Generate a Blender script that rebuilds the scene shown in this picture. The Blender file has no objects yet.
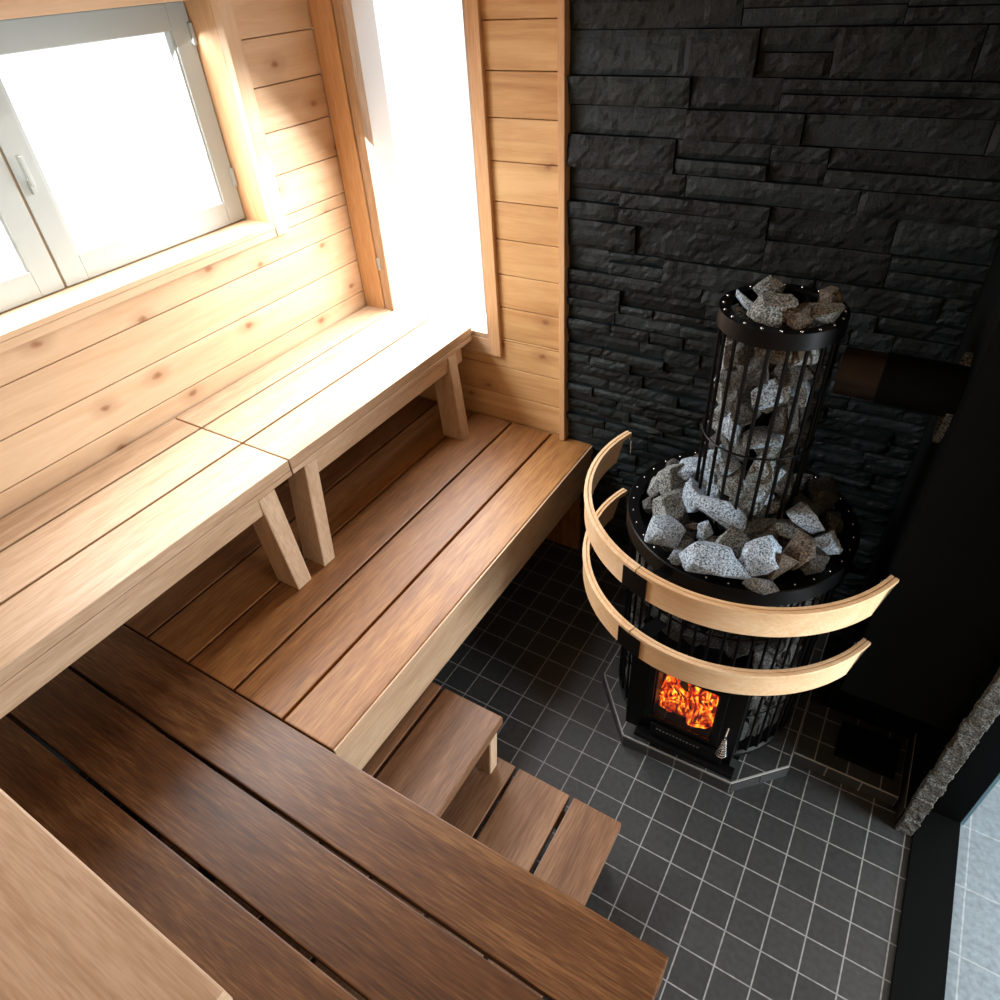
import bpy, bmesh, math, random
from mathutils import Vector, Matrix, noise

# ---------------------------------------------------------------- camera, sky, lights, exposure
C = bpy.context.scene.collection
scene = bpy.context.scene

cam_data = bpy.data.cameras.new('camera')
cam = bpy.data.objects.new('camera', cam_data)
C.objects.link(cam)
cam_data.sensor_width = 36.0
cam_data.lens = 36.0 * 0.674128
cam_data.clip_start = 0.02
_r = Vector((0.85235918, 0.51956939, -0.05942623))
_u = Vector((0.28930627 * -1, 0.56314403, 0.77406116))
_f = Vector((-0.43564401, 0.64258576, -0.63031566))
M = Matrix((( _r.x, _u.x, -_f.x, 2.08561), (_r.y, _u.y, -_f.y, -2.14365), (_r.z, _u.z, -_f.z, 2.21720), (0, 0, 0, 1)))
cam.matrix_world = M
scene.camera = cam

scene.view_settings.view_transform = 'Standard'
scene.view_settings.look = 'None'
scene.view_settings.exposure = 0.0
scene.view_settings.gamma = 1.0

world = bpy.data.worlds.new('overcast_sky')
scene.world = world
world.use_nodes = True
bgn = world.node_tree.nodes['Background']
bgn.inputs[0].default_value = (0.93, 0.97, 1.0, 1)
bgn.inputs[1].default_value = 1.35


def area(name, loc, direction, sx, sy, power, col, spread=180):
    d = bpy.data.lights.new(name, 'AREA')
    d.shape = 'RECTANGLE'
    d.size, d.size_y = sx, sy
    d.energy = power
    d.color = col
    d.spread = math.radians(spread)
    o = bpy.data.objects.new(name, d)
    C.objects.link(o)
    o.location = loc
    o.rotation_euler = Vector(direction).to_track_quat('-Z', 'Y').to_euler()
    return o


# daylight through the two windows of the sauna and the big window of the washroom next door
area('daylight_left_window', (-0.24, -1.0, 1.86), (1, 0.15, -1.0), 1.10, 0.60, 40, (0.97, 0.985, 1.0), 130)
area('daylight_back_window', (0.39, 0.10, 1.58), (0.0, -1, -0.9), 0.52, 1.12, 36, (0.96, 0.98, 1.0), 140)
area('daylight_washroom', (4.50, -1.02, 1.05), (-1, 0.0, -0.08), 0.75, 0.95, 118, (0.90, 0.96, 1.0))

# ---------------------------------------------------------------- helpers


def mat(name):
    m = bpy.data.materials.new(name)
    m.use_nodes = True
    nt = m.node_tree
    b = nt.nodes['Principled BSDF']
    return m, nt, b


def N(nt, t, **kw):
    n = nt.nodes.new(t)
    for k, v in kw.items():
        setattr(n, k, v)
    return n


def ramp(nt, stops):
    r = N(nt, 'ShaderNodeValToRGB')
    cr = r.color_ramp
    while len(cr.elements) < len(stops):
        cr.elements.new(0.5)
    for e, (p, c) in zip(cr.elements, stops):
        e.position = p
        e.color = (c[0], c[1], c[2], 1)
    return r


def plain(name, col, rough=0.5, metal=0.0, spec=0.5):
    m, nt, b = mat(name)
    b.inputs['Base Color'].default_value = (*col, 1)
    b.inputs['Roughness'].default_value = rough
    b.inputs['Metallic'].default_value = metal
    b.inputs['Specular IOR Level'].default_value = spec
    return m


def scaled_coords(nt, axis, along, across):
    tc = N(nt, 'ShaderNodeTexCoord')
    at = N(nt, 'ShaderNodeAttribute', attribute_name='tone')
    oi = N(nt, 'ShaderNodeObjectInfo')
    add = N(nt, 'ShaderNodeMath', operation='ADD')
    nt.links.new(at.outputs['Fac'], add.inputs[0])
    nt.links.new(oi.outputs['Random'], add.inputs[1])
    mul = N(nt, 'ShaderNodeVectorMath', operation='SCALE')
    cmb = N(nt, 'ShaderNodeCombineXYZ')
    for i in range(3):
        nt.links.new(add.outputs[0], cmb.inputs[i])
    nt.links.new(cmb.outputs[0], mul.inputs[0])
    mul.inputs['Scale'].default_value = 13.7
    va = N(nt, 'ShaderNodeVectorMath', operation='ADD')
    nt.links.new(tc.outputs['Object'], va.inputs[0])
    nt.links.new(mul.outputs[0], va.inputs[1])
    mp = N(nt, 'ShaderNodeMapping')
    s = [across, across, across]
    s['xyz'.index(axis)] = along
    mp.inputs['Scale'].default_value = s
    nt.links.new(va.outputs[0], mp.inputs['Vector'])
    return mp, va, add, tc


_wood = {}


def wood(kind, axis):
    key = (kind, axis)
    if key in _wood:
        return _wood[key]
    pal = {
        'bench': [(0.2, (0.115, 0.042, 0.011)), (0.5, (0.24, 0.098, 0.027)), (0.8, (0.39, 0.19, 0.06))],
        'dark': [(0.2, (0.042, 0.015, 0.005)), (0.5, (0.105, 0.041, 0.013)), (0.8, (0.22, 0.105, 0.038))],  # bench wood darkened, shade on the corner bench put into its colour
        'golden': [(0.25, (0.40, 0.20, 0.07)), (0.5, (0.56, 0.33, 0.14)), (0.75, (0.68, 0.45, 0.22))],
        'upper': [(0.25, (0.37, 0.235, 0.14)), (0.5, (0.47, 0.32, 0.20)), (0.75, (0.57, 0.41, 0.28))],  # lighter copy of the bench wood, window light put into its colour
        'pine': [(0.2, (0.48, 0.30, 0.165)), (0.5, (0.58, 0.39, 0.235)), (0.8, (0.67, 0.49, 0.32))],
        'rail': [(0.2, (0.62, 0.39, 0.20)), (0.5, (0.72, 0.49, 0.28)), (0.8, (0.80, 0.60, 0.39))],
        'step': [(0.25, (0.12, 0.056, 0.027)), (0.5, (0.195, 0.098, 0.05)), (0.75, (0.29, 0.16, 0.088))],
        'trim': [(0.2, (0.50, 0.27, 0.125)), (0.5, (0.60, 0.36, 0.18)), (0.8, (0.70, 0.46, 0.25))],
    }[kind]
    m, nt, b = mat('%s_wood_%s' % (kind, axis))
    mp, va, tone, tc = scaled_coords(nt, axis, 1.3, 16)
    n1 = N(nt, 'ShaderNodeTexNoise')
    n1.inputs['Scale'].default_value = 1.0
    n1.inputs['Detail'].default_value = 7
    n1.inputs['Roughness'].default_value = 0.62
    n1.inputs['Distortion'].default_value = 0.6
    nt.links.new(mp.outputs[0], n1.inputs['Vector'])
    mp2 = N(nt, 'ShaderNodeMapping')
    s = [210, 210, 210]
    s['xyz'.index(axis)] = 14
    mp2.inputs['Scale'].default_value = s
    nt.links.new(va.outputs[0], mp2.inputs['Vector'])
    n2 = N(nt, 'ShaderNodeTexNoise')
    n2.inputs['Scale'].default_value = 1.0
    n2.inputs['Detail'].default_value = 3
    nt.links.new(mp2.outputs[0], n2.inputs['Vector'])
    mx = N(nt, 'ShaderNodeMath', operation='MULTIPLY_ADD')
    nt.links.new(n2.outputs['Fac'], mx.inputs[0])
    mx.inputs[1].default_value = 0.75 if kind not in ('pine', 'golden') else 0.2
    mx.inputs[2].default_value = -0.375 if kind not in ('pine', 'golden') else -0.1
    sm = N(nt, 'ShaderNodeMath', operation='ADD')
    nt.links.new(n1.outputs['Fac'], sm.inputs[0])
    nt.links.new(mx.outputs[0], sm.inputs[1])
    # board to board tone
    wn = N(nt, 'ShaderNodeTexWhiteNoise', noise_dimensions='1D')
    nt.links.new(tone.outputs[0], wn.inputs['W'])
    t2 = N(nt, 'ShaderNodeMath', operation='MULTIPLY_ADD')
    nt.links.new(wn.outputs['Value'], t2.inputs[0])
    t2.inputs[1].default_value = 0.22
    t2.inputs[2].default_value = -0.11
    s2 = N(nt, 'ShaderNodeMath', operation='ADD')
    nt.links.new(sm.outputs[0], s2.inputs[0])
    nt.links.new(t2.outputs[0], s2.inputs[1])
    r = ramp(nt, pal)
    nt.links.new(s2.outputs[0], r.inputs[0])
    col = r.outputs[0]
    if kind in ('pine', 'golden'):
        sp = N(nt, 'ShaderNodeSeparateXYZ')
        nt.links.new(va.outputs[0], sp.inputs[0])
        cb = N(nt, 'ShaderNodeCombineXYZ')
        a0 = 'XYZ'['xyz'.index(axis)]
        m1 = N(nt, 'ShaderNodeMath', operation='MULTIPLY')
        m1.inputs[1].default_value = 0.62
        nt.links.new(sp.outputs[a0], m1.inputs[0])
        nt.links.new(m1.outputs[0], cb.inputs[0])
        nt.links.new(sp.outputs['Z' if axis != 'z' else 'X'], cb.inputs[1])
        nz = N(nt, 'ShaderNodeTexNoise')
        nz.inputs['Scale'].default_value = 30
        nt.links.new(tc.outputs['Object'], nz.inputs['Vector'])
        off = N(nt, 'ShaderNodeVectorMath', operation='SCALE')
        off.inputs['Scale'].default_value = 0.012
        nt.links.new(nz.outputs['Color'], off.inputs[0])
        ad = N(nt, 'ShaderNodeVectorMath', operation='ADD')
        nt.links.new(cb.outputs[0], ad.inputs[0])
        nt.links.new(off.outputs[0], ad.inputs[1])
        vo = N(nt, 'ShaderNodeTexVoronoi', voronoi_dimensions='2D')
        vo.inputs['Scale'].default_value = 4.6
        nt.links.new(ad.outputs[0], vo.inputs['Vector'])
        kr = ramp(nt, [(0.0, (1, 1, 1)), (0.030, (0.8, 0.8, 0.8)), (0.06, (0.32, 0.32, 0.32)), (0.20, (0, 0, 0))])
        nt.links.new(vo.outputs['Distance'], kr.inputs[0])
        mxc = N(nt, 'ShaderNodeMix', data_type='RGBA')
        nt.links.new(kr.outputs[0], mxc.inputs[0])
        nt.links.new(col, mxc.inputs[6])
        mxc.inputs[7].default_value = (0.26, 0.11, 0.045, 1)
        col = mxc.outputs[2]
    nt.links.new(col, b.inputs['Base Color'])
    b.inputs['Roughness'].default_value = {'bench': 0.48, 'dark': 0.44, 'step': 0.5, 'upper': 0.5, 'rail': 0.4}.get(kind, 0.65)
    b.inputs['Specular IOR Level'].default_value = 0.42 if kind in ('bench', 'dark', 'step') else 0.4
    bp = N(nt, 'ShaderNodeBump')
    bp.inputs['Strength'].default_value = 0.18
    bp.inputs['Distance'].default_value = 0.001
    nt.links.new(n2.outputs['Fac'], bp.inputs['Height'])
    nt.links.new(bp.outputs[0], b.inputs['Normal'])
    _wood[key] = m
    return m


def slate_mat():
    m, nt, b = mat('black_split_slate')
    tc = N(nt, 'ShaderNodeTexCoord')
    n = N(nt, 'ShaderNodeTexNoise')
    n.inputs['Scale'].default_value = 9
    n.inputs['Detail'].default_value = 8
    nt.links.new(tc.outputs['Object'], n.inputs['Vector'])
    at = N(nt, 'ShaderNodeAttribute', attribute_name='tone')
    ad = N(nt, 'ShaderNodeMath', operation='MULTIPLY_ADD')
    ad.inputs[1].default_value = 0.35
    nt.links.new(at.outputs['Fac'], ad.inputs[0])
    nt.links.new(n.outputs['Fac'], ad.inputs[2])
    r = ramp(nt, [(0.35, (0.003, 0.0048, 0.0055)), (0.6, (0.0075, 0.0115, 0.0125)), (0.9, (0.018, 0.027, 0.030))])
    nt.links.new(ad.outputs[0], r.inputs[0])
    nt.links.new(r.outputs[0], b.inputs['Base Color'])
    b.inputs['Roughness'].default_value = 0.55
    b.inputs['Specular IOR Level'].default_value = 0.24
    n2 = N(nt, 'ShaderNodeTexNoise')
    n2.inputs['Scale'].default_value = 55
    n2.inputs['Detail'].default_value = 9
    n2.inputs['Roughness'].default_value = 0.65
    nt.links.new(tc.outputs['Object'], n2.inputs['Vector'])
    bp = N(nt, 'ShaderNodeBump')
    bp.inputs['Strength'].default_value = 0.75
    bp.inputs['Distance'].default_value = 0.006
    nt.links.new(n2.outputs['Fac'], bp.inputs['Height'])
    nt.links.new(bp.outputs[0], b.inputs['Normal'])
    return m


def tile_mat(name, c1, c2, grout, size, ox, oy, mortar=0.004, rough=0.42):
    m, nt, b = mat(name)
    ge = N(nt, 'ShaderNodeNewGeometry')
    mp = N(nt, 'ShaderNodeMapping')
    mp.inputs['Location'].default_value = (-ox + 50 * size, -oy + 50 * size, 0)
    nt.links.new(ge.outputs['Position'], mp.inputs['Vector'])
    br = N(nt, 'ShaderNodeTexBrick')
    br.offset = 0.0
    br.inputs['Scale'].default_value = 1.0
    br.inputs['Brick Width'].default_value = size
    br.inputs['Row Height'].default_value = size
    br.inputs['Mortar Size'].default_value = mortar / 2
    br.inputs['Mortar Smooth'].default_value = 0.1
    br.inputs['Color1'].default_value = (*c1, 1)
    br.inputs['Color2'].default_value = (*c2, 1)
    br.inputs['Mortar'].default_value = (*grout, 1)
    nt.links.new(mp.outputs[0], br.inputs['Vector'])
    n = N(nt, 'ShaderNodeTexNoise')
    n.inputs['Scale'].default_value = 60
    n.inputs['Detail'].default_value = 4
    nt.links.new(ge.outputs['Position'], n.inputs['Vector'])
    r = ramp(nt, [(0.3, (0.75, 0.75, 0.75)), (0.7, (1.2, 1.2, 1.2))])
    nt.links.new(n.outputs['Fac'], r.inputs[0])
    mx = N(nt, 'ShaderNodeMix', data_type='RGBA', blend_type='MULTIPLY')
    mx.inputs[0].default_value = 1
    nt.links.new(br.outputs['Color'], mx.inputs[6])
    nt.links.new(r.outputs[0], mx.inputs[7])
    nt.links.new(mx.outputs[2], b.inputs['Base Color'])
    b.inputs['Roughness'].default_value = rough
    bp = N(nt, 'ShaderNodeBump', invert=True)
    bp.inputs['Strength'].default_value = 0.6
    bp.inputs['Distance'].default_value = 0.002
    nt.links.new(br.outputs['Fac'], bp.inputs['Height'])
    nt.links.new(bp.outputs[0], b.inputs['Normal'])
    return m


def granite(name, lo, mid, hi, patch=None):
    m, nt, b = mat(name)
    tc = N(nt, 'ShaderNodeTexCoord')
    n = N(nt, 'ShaderNodeTexNoise')
    n.inputs['Scale'].default_value = 210
    n.inputs['Detail'].default_value = 3
    n.inputs['Roughness'].default_value = 0.7
    nt.links.new(tc.outputs['Object'], n.inputs['Vector'])
    r = ramp(nt, [(0.40, lo), (0.48, mid), (0.60, hi)])
    nt.links.new(n.outputs['Fac'], r.inputs[0])
    col = r.outputs[0]
    n3 = N(nt, 'ShaderNodeTexNoise')
    n3.inputs['Scale'].default_value = 14
    n3.inputs['Detail'].default_value = 4
    nt.links.new(tc.outputs['Object'], n3.inputs['Vector'])
    if patch:
        r3 = ramp(nt, [(0.45, (0, 0, 0)), (0.6, (1, 1, 1))])
        nt.links.new(n3.outputs['Fac'], r3.inputs[0])
        mx = N(nt, 'ShaderNodeMix', data_type='RGBA')
        nt.links.new(r3.outputs[0], mx.inputs[0])
        nt.links.new(col, mx.inputs[6])
        mx.inputs[7].default_value = (*patch, 1)
        col = mx.outputs[2]
    nt.links.new(col, b.inputs['Base Color'])
    b.inputs['Roughness'].default_value = 0.8
    ad = N(nt, 'ShaderNodeMath', operation='MULTIPLY_ADD')
    ad.inputs[1].default_value = 0.35
    nt.links.new(n.outputs['Fac'], ad.inputs[0])
    nt.links.new(n3.outputs['Fac'], ad.inputs[2])
    bp = N(nt, 'ShaderNodeBump')
    bp.inputs['Strength'].default_value = 0.9
    bp.inputs['Distance'].default_value = 0.006
    nt.links.new(ad.outputs[0], bp.inputs['Height'])
    nt.links.new(bp.outputs[0], b.inputs['Normal'])
    return m


def fire_mat(name, strength):
    m, nt, b = mat(name)
    tc = N(nt, 'ShaderNodeTexCoord')
    mp = N(nt, 'ShaderNodeMapping')
    mp.inputs['Scale'].default_value = (1.0, 0.6, 0.55)
    nt.links.new(tc.outputs['Object'], mp.inputs['Vector'])
    n = N(nt, 'ShaderNodeTexNoise')
    n.inputs['Scale'].default_value = 27
    n.inputs['Detail'].default_value = 5
    n.inputs['Distortion'].default_value = 2.0
    nt.links.new(mp.outputs[0], n.inputs['Vector'])
    r = ramp(nt, [(0.38, (0.02, 0.002, 0.003)), (0.49, (0.36, 0.014, 0.004)), (0.57, (0.9, 0.11, 0.008)), (0.67, (1.0, 0.62, 0.05))])
    nt.links.new(n.outputs['Fac'], r.inputs[0])
    b.inputs['Base Color'].default_value = (0.02, 0.01, 0.01, 1)
    b.inputs['Roughness'].default_value = 0.9
    nt.links.new(r.outputs[0], b.inputs['Emission Color'])
    b.inputs['Emission Strength'].default_value = strength
    return m


MT = {}
MT['slate'] = slate_mat()
MT['tile'] = tile_mat('dark_grey_floor_tile', (0.027, 0.029, 0.030), (0.036, 0.038, 0.039), (0.24, 0.245, 0.24), 0.1, 1.251, -0.960)
MT['tile_plain'] = plain('dark_grey_tile', (0.032, 0.034, 0.035), 0.42)
MT['grout'] = plain('light_grey_grout', (0.30, 0.30, 0.29), 0.8)
MT['pale_tile'] = tile_mat('pale_blue_tile', (0.17, 0.215, 0.24), (0.185, 0.23, 0.26), (0.30, 0.34, 0.36), 0.2, 2.72, -0.6, 0.005, 0.3)
MT['black_paint'] = plain('matt_black_paint', (0.0015, 0.0017, 0.0018), 0.7, 0, 0.06)
MT['black_panel'] = plain('charcoal_board', (0.0018, 0.0022, 0.0025), 0.7, 0, 0.07)
MT['steel_black'] = plain('black_enamelled_steel', (0.002, 0.002, 0.0023), 0.40, 0, 0.18)
MT['steel_rod'] = plain('black_steel_rod', (0.003, 0.003, 0.0033), 0.4, 0, 0.15)
MT['rivet'] = plain('bright_steel', (0.6, 0.62, 0.65), 0.25, 1.0)
MT['chrome'] = plain('polished_chrome', (0.75, 0.76, 0.78), 0.18, 1.0)
MT['flue'] = plain('heat_browned_steel', (0.014, 0.009, 0.006), 0.45, 0.2, 0.25)
MT['white_frame'] = plain('pale_grey_green_paint', (0.40, 0.43, 0.41), 0.45)
MT['seal'] = plain('tan_sealing_strip', (0.36, 0.24, 0.12), 0.7)
MT['plaster'] = plain('white_plaster', (0.75, 0.77, 0.78), 0.8)
MT['aluminium'] = plain('blue_grey_aluminium', (0.16, 0.28, 0.34), 0.35, 0.5)
MT['edge_stone'] = granite('rough_grey_stone_edge', (0.012, 0.013, 0.012), (0.055, 0.056, 0.052), (0.17, 0.17, 0.155))
MT['rock_light'] = granite('light_granite', (0.035, 0.047, 0.06), (0.24, 0.31, 0.38), (0.48, 0.58, 0.68))
MT['rock_grey'] = granite('grey_granite', (0.02, 0.022, 0.022), (0.115, 0.13, 0.13), (0.34, 0.37, 0.36))
MT['rock_dark'] = granite('dark_granite', (0.006, 0.006, 0.006), (0.03, 0.03, 0.028), (0.10, 0.10, 0.09))
MT['rock_brown'] = granite('rusty_granite', (0.008, 0.006, 0.004), (0.05, 0.036, 0.024), (0.15, 0.115, 0.08))
MT['rock_mixed'] = granite('light_granite_with_brown_face', (0.06, 0.07, 0.08), (0.34, 0.38, 0.41), (0.55, 0.60, 0.63), (0.08, 0.055, 0.03))
MT['rock_shade'] = granite('shaded_granite', (0.003, 0.003, 0.003), (0.014, 0.015, 0.015), (0.06, 0.065, 0.06))  # granite darkened, shade behind the mantle bars put into its colour
MT['fire'] = fire_mat('flames', 1.7)
MT['ember'] = fire_mat('glowing_logs', 1.1)
g, nt, b = mat('window_glass')
for nd in list(nt.nodes):
    if nd.type == 'BSDF_PRINCIPLED':
        nt.nodes.remove(nd)
tr = N(nt, 'ShaderNodeBsdfTransparent')
gl = N(nt, 'ShaderNodeBsdfGlossy')
gl.inputs['Roughness'].default_value = 0.02
mx = N(nt, 'ShaderNodeMixShader')
mx.inputs[0].default_value = 0.06
nt.links.new(tr.outputs[0], mx.inputs[1])
nt.links.new(gl.outputs[0], mx.inputs[2])
nt.links.new(mx.outputs[0], nt.nodes['Material Output'].inputs['Surface'])
MT['glass'] = g


class MB:
    """collects shapes (in world coordinates) and links them as one mesh object"""

    def __init__(self):
        self.bm = bmesh.new()
        self.tone = self.bm.verts.layers.float.new('tone')

    def mark(self, vs, t):
        for v in vs:
            v[self.tone] = t

    def box(self, x0, x1, y0, y1, z0, z1, bev=0.0, tone=0.0):
        r = bmesh.ops.create_cube(self.bm, size=1.0)
        vs = r['verts']
        for v in vs:
            v.co = Vector((x0 + (v.co.x + .5) * (x1 - x0), y0 + (v.co.y + .5) * (y1 - y0), z0 + (v.co.z + .5) * (z1 - z0)))
        if bev > 0:
            es = list({e for v in vs for e in v.link_edges})
            rr = bmesh.ops.bevel(self.bm, geom=es, offset=bev, segments=2, affect='EDGES', profile=0.6)
            vs = list({v for f in rr['faces'] for v in f.verts})
        self.mark(vs, tone)
        return self

    def hexa(self, bot, top, bev=0.0):
        """prism between two quads (lists of four points, same winding)"""
        vs = [self.bm.verts.new(p) for p in bot] + [self.bm.verts.new(p) for p in top]
        fs = [self.bm.faces.new((vs[3], vs[2], vs[1], vs[0])), self.bm.faces.new(vs[4:8])]
        for i in range(4):
            j = (i + 1) % 4
            fs.append(self.bm.faces.new((vs[i], vs[j], vs[4 + j], vs[4 + i])))
        bmesh.ops.recalc_face_normals(self.bm, faces=fs)
        if bev > 0:
            es = list({e for v in vs for e in v.link_edges})
            bmesh.ops.bevel(self.bm, geom=es, offset=bev, segments=2, affect='EDGES')
        return self

    def prism(self, pts, z0, z1):
        lo = [self.bm.verts.new((p[0], p[1], z0)) for p in pts]
        hi = [self.bm.verts.new((p[0], p[1], z1)) for p in pts]
        fs = [self.bm.faces.new(lo[::-1]), self.bm.faces.new(hi)]
        n = len(pts)
        for i in range(n):
            j = (i + 1) % n
            fs.append(self.bm.faces.new((lo[i], lo[j], hi[j], hi[i])))
        bmesh.ops.recalc_face_normals(self.bm, faces=fs)
        return self

    def tube(self, pts, r, seg=10, closed=False):
        pts = [Vector(p) for p in pts]
        n = len(pts)
        rings = []
        ref = Vector((0, 0, 1))
        for i, p in enumerate(pts):
            if closed:
                d = pts[(i + 1) % n] - pts[i - 1]
            else:
                d = pts[min(i + 1, n - 1)] - pts[max(i - 1, 0)]
            d.normalize()
            a = d.cross(ref)
            if a.length < 1e-3:
                a = d.cross(Vector((1, 0, 0)))
            a.normalize()
            c = a.cross(d)
            rr = r[i] if isinstance(r, (list, tuple)) else r
            rings.append([self.bm.verts.new(p + (a * math.cos(2 * math.pi * k / seg) + c * math.sin(2 * math.pi * k / seg)) * rr) for k in range(seg)])
        m = n if closed else n - 1
        for i in range(m):
            A, B = rings[i], rings[(i + 1) % n]
            for k in range(seg):
                f = self.bm.faces.new((A[k], A[(k + 1) % seg], B[(k + 1) % seg], B[k]))
                f.smooth = True
        if not closed:
            self.bm.faces.new(rings[0])
            self.bm.faces.new(rings[-1][::-1])
        return self

    def lathe(self, prof, cx, cy, seg=96, a0=0.0, a1=360.0, closed_profile=True):
        """revolve (r, z) points; closed profile makes a solid ring"""
        full = abs(a1 - a0 - 360) < 1e-6
        n = seg if full else seg + 1
        cols = []
        for i in range(n):
            a = math.radians(a0 + (a1 - a0) * i / seg)
            cols.append([self.bm.verts.new((cx + r * math.cos(a), cy + r * math.sin(a), z)) for r, z in prof])
        k = len(prof)
        for i in range(n if full else n - 1):
            A, B = cols[i], cols[(i + 1) % n]
            for j in range(k if closed_profile else k - 1):
                j2 = (j + 1) % k
                self.bm.faces.new((A[j], B[j], B[j2], A[j2]))
        if not full and closed_profile:
            self.bm.faces.new(cols[0])
            self.bm.faces.new(cols[-1][::-1])
        return self

    def build(self, name, m, parent=None, smooth=False, loc=None):
        me = bpy.data.meshes.new(name)
        base = Vector(loc) if loc is not None else (parent_world(parent) if parent else Vector((0, 0, 0)))
        for v in self.bm.verts:
            v.co -= base
        bmesh.ops.recalc_face_normals(self.bm, faces=self.bm.faces)
        if smooth:
            for f in self.bm.faces:
                f.smooth = True
            for e in self.bm.edges:
                if len(e.link_faces) == 2 and e.calc_face_angle(0) > 0.6:
                    e.smooth = False
        self.bm.to_mesh(me)
        self.bm.free()
        o = bpy.data.objects.new(name, me)
        me.materials.append(m)
        C.objects.link(o)
        if loc is not None:
            o.location = loc
        if parent:
            o.parent = parent
        return o


def parent_world(p):
    v = Vector((0, 0, 0))
    while p:
        v += p.location
        p = p.parent
    return v


def tag(o, label, cat, group=None):
    o['label'] = label
    o['category'] = cat
    if group:
        o['group'] = group
    return o


def thing(name, label, cat, loc=(0, 0, 0), group=None):
    o = bpy.data.objects.new(name, None)
    o.empty_display_size = 0.05
    C.objects.link(o)
    o.location = loc
    return tag(o, label, cat, group)


def struct(o):
    o['kind'] = 'structure'
    return o


def box_struct(name, m, *b):
    return struct(MB().box(*b).build(name, m))


# ---------------------------------------------------------------- room shell
TOP = 2.46
DEEP = -3.2
box_struct('floor', MT['tile'], -0.2, 2.69, DEEP - 0.1, 0.2, -0.10, 0.0)
struct(MB().box(2.69, 4.6, DEEP, 0.0, -0.10, 0.0).build('floor_washroom', MT['pale_tile']))

rnd = random.Random(4)


def planks(mb, axis, a0, a1, z0, z1, pitch, off, front, back):
    """horizontal panelling boards, running along axis between a0 and a1, visible face at `front`"""
    k = math.floor((z0 - off) / pitch)
    z = off + k * pitch
    while z < z1 - 1e-4:
        lo, hi = max(z, z0), min(z + pitch, z1)
        if hi - lo > 0.004:
            t = rnd.random() * 9
            gap = 0.0012
            if axis == 'y':
                mb.box(back, front, a0, a1, lo + gap, hi - gap, 0.0035, t)
            else:
                mb.box(a0, a1, front, back, lo + gap, hi - gap, 0.0035, t)
        z += pitch


# left wall with the two-sash window opening
LWP, LWO = 0.1365, 1.0895
WY0, WY1, WZ0, WZ1 = -1.862, -0.416, 1.494, 2.16
mb = MB()
planks(mb, 'y', DEEP, 0.0, 0.0, 1.4535, LWP, LWO, 0.0, -0.02)
planks(mb, 'y', DEEP, WY0, 1.4535, TOP, LWP, LWO, 0.0, -0.02)
planks(mb, 'y', WY1, 0.0, 1.4535, TOP, LWP, LWO, 0.0, -0.02)
planks(mb, 'y', WY0, WY1, WZ1, TOP, LWP, LWO, 0.0, -0.02)
mb.box(-0.2, -0.021, DEEP, 0.0, 0, WZ0 - 0.02).box(-0.2, -0.021, DEEP, 0.0, WZ1, TOP)
mb.box(-0.2, -0.021, WY1 + 0.02, 0.0, WZ0 - 0.02, WZ1).box(-0.2, -0.021, DEEP, WY0 - 0.02, WZ0 - 0.02, WZ1)
struct(mb.build('wall_left', wood('pine', 'y')))

# back wall: panelled part with window opening, then split slate
BX0, BX1, BZ0, BZ1 = 0.125, 0.668, 0.985, 2.16
mb = MB()
BP, BO = 0.1325, 0.7305
planks(mb, 'x', 0.0, 0.985, 0.0, BZ0, BP, BO, 0.0, 0.02)
planks(mb, 'x', 0.0, BX0, BZ0, TOP, BP, BO, 0.0, 0.02)
planks(mb, 'x', BX1, 0.985, BZ0, TOP, BP, BO, 0.0, 0.02)
planks(mb, 'x', BX0, BX1, BZ1, TOP, BP, BO, 0.0, 0.02)
mb.box(0, 0.985, 0.021, 0.2, 0, BZ0 - .02).box(0, BX0 - .02, 0.021, 0.2, BZ0 - .02, TOP).box(BX1 + .02, 0.985, 0.021, 0.2, BZ0 - .02, TOP).box(BX0 - .02, BX1 + .02, 0.021, 0.2, BZ1, TOP)
struct(mb.build('wall_back', wood('golden', 'x')))


def slate_block(bm, tl, x0, x1, z0, z1, depth, seed, tone, ax='x', base=0.0):
    nx = max(3, int((x1 - x0) / 0.016))
    nz = max(3, int((z1 - z0) / 0.014))
    gap = 0.0016
    grid = []
    tilt_x, tilt_z = rs.uniform(-.010, .010), rs.uniform(-.006, .010)
    for j in range(nz + 1):
        row = []
        for i in range(nx + 1):
            u, w = i / nx, j / nz
            x = x0 + gap + u * (x1 - x0 - 2 * gap)
            z = z0 + gap + w * (z1 - z0 - 2 * gap)
            q = Vector((x * 9, z * 22, seed * 7.3))
            d = depth + tilt_x * (u - .5) + tilt_z * (w - .5)
            c = noise.noise(q * 0.9)
            d += 0.0032 * math.floor(c * 2.6 + noise.noise(q * 2.1) * 0.6)      # broken layers
            d += 0.0018 * noise.noise(Vector((x * 45, z * 60, seed)))
            if i in (0, nx) or j in (0, nz):
                d -= 0.004
            d = max(d, 0.004)
            row.append((x, -d, z))
        grid.append(row)
    V = [[bm.verts.new((p[0], p[1] + base, p[2])) for p in row] for row in grid]
    for r_ in V:
        for v in r_:
            v[tl] = tone
    for j in range(nz):
        for i in range(nx):
            bm.faces.new((V[j][i], V[j][i + 1], V[j + 1][i + 1], V[j + 1][i]))
    # sides back to the wall plane
    loop = [V[0][i] for i in range(nx + 1)] + [V[j][nx] for j in range(1, nz + 1)] + [V[nz][i] for i in range(nx - 1, -1, -1)] + [V[j][0] for j in range(nz - 1, 0, -1)]
    bk = [bm.verts.new((v.co.x, base + 0.01, v.co.z)) for v in loop]
    n = len(loop)
    for i in range(n):
        bm.faces.new((loop[i], bk[i], bk[(i + 1) % n], loop[(i + 1) % n]))


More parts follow.
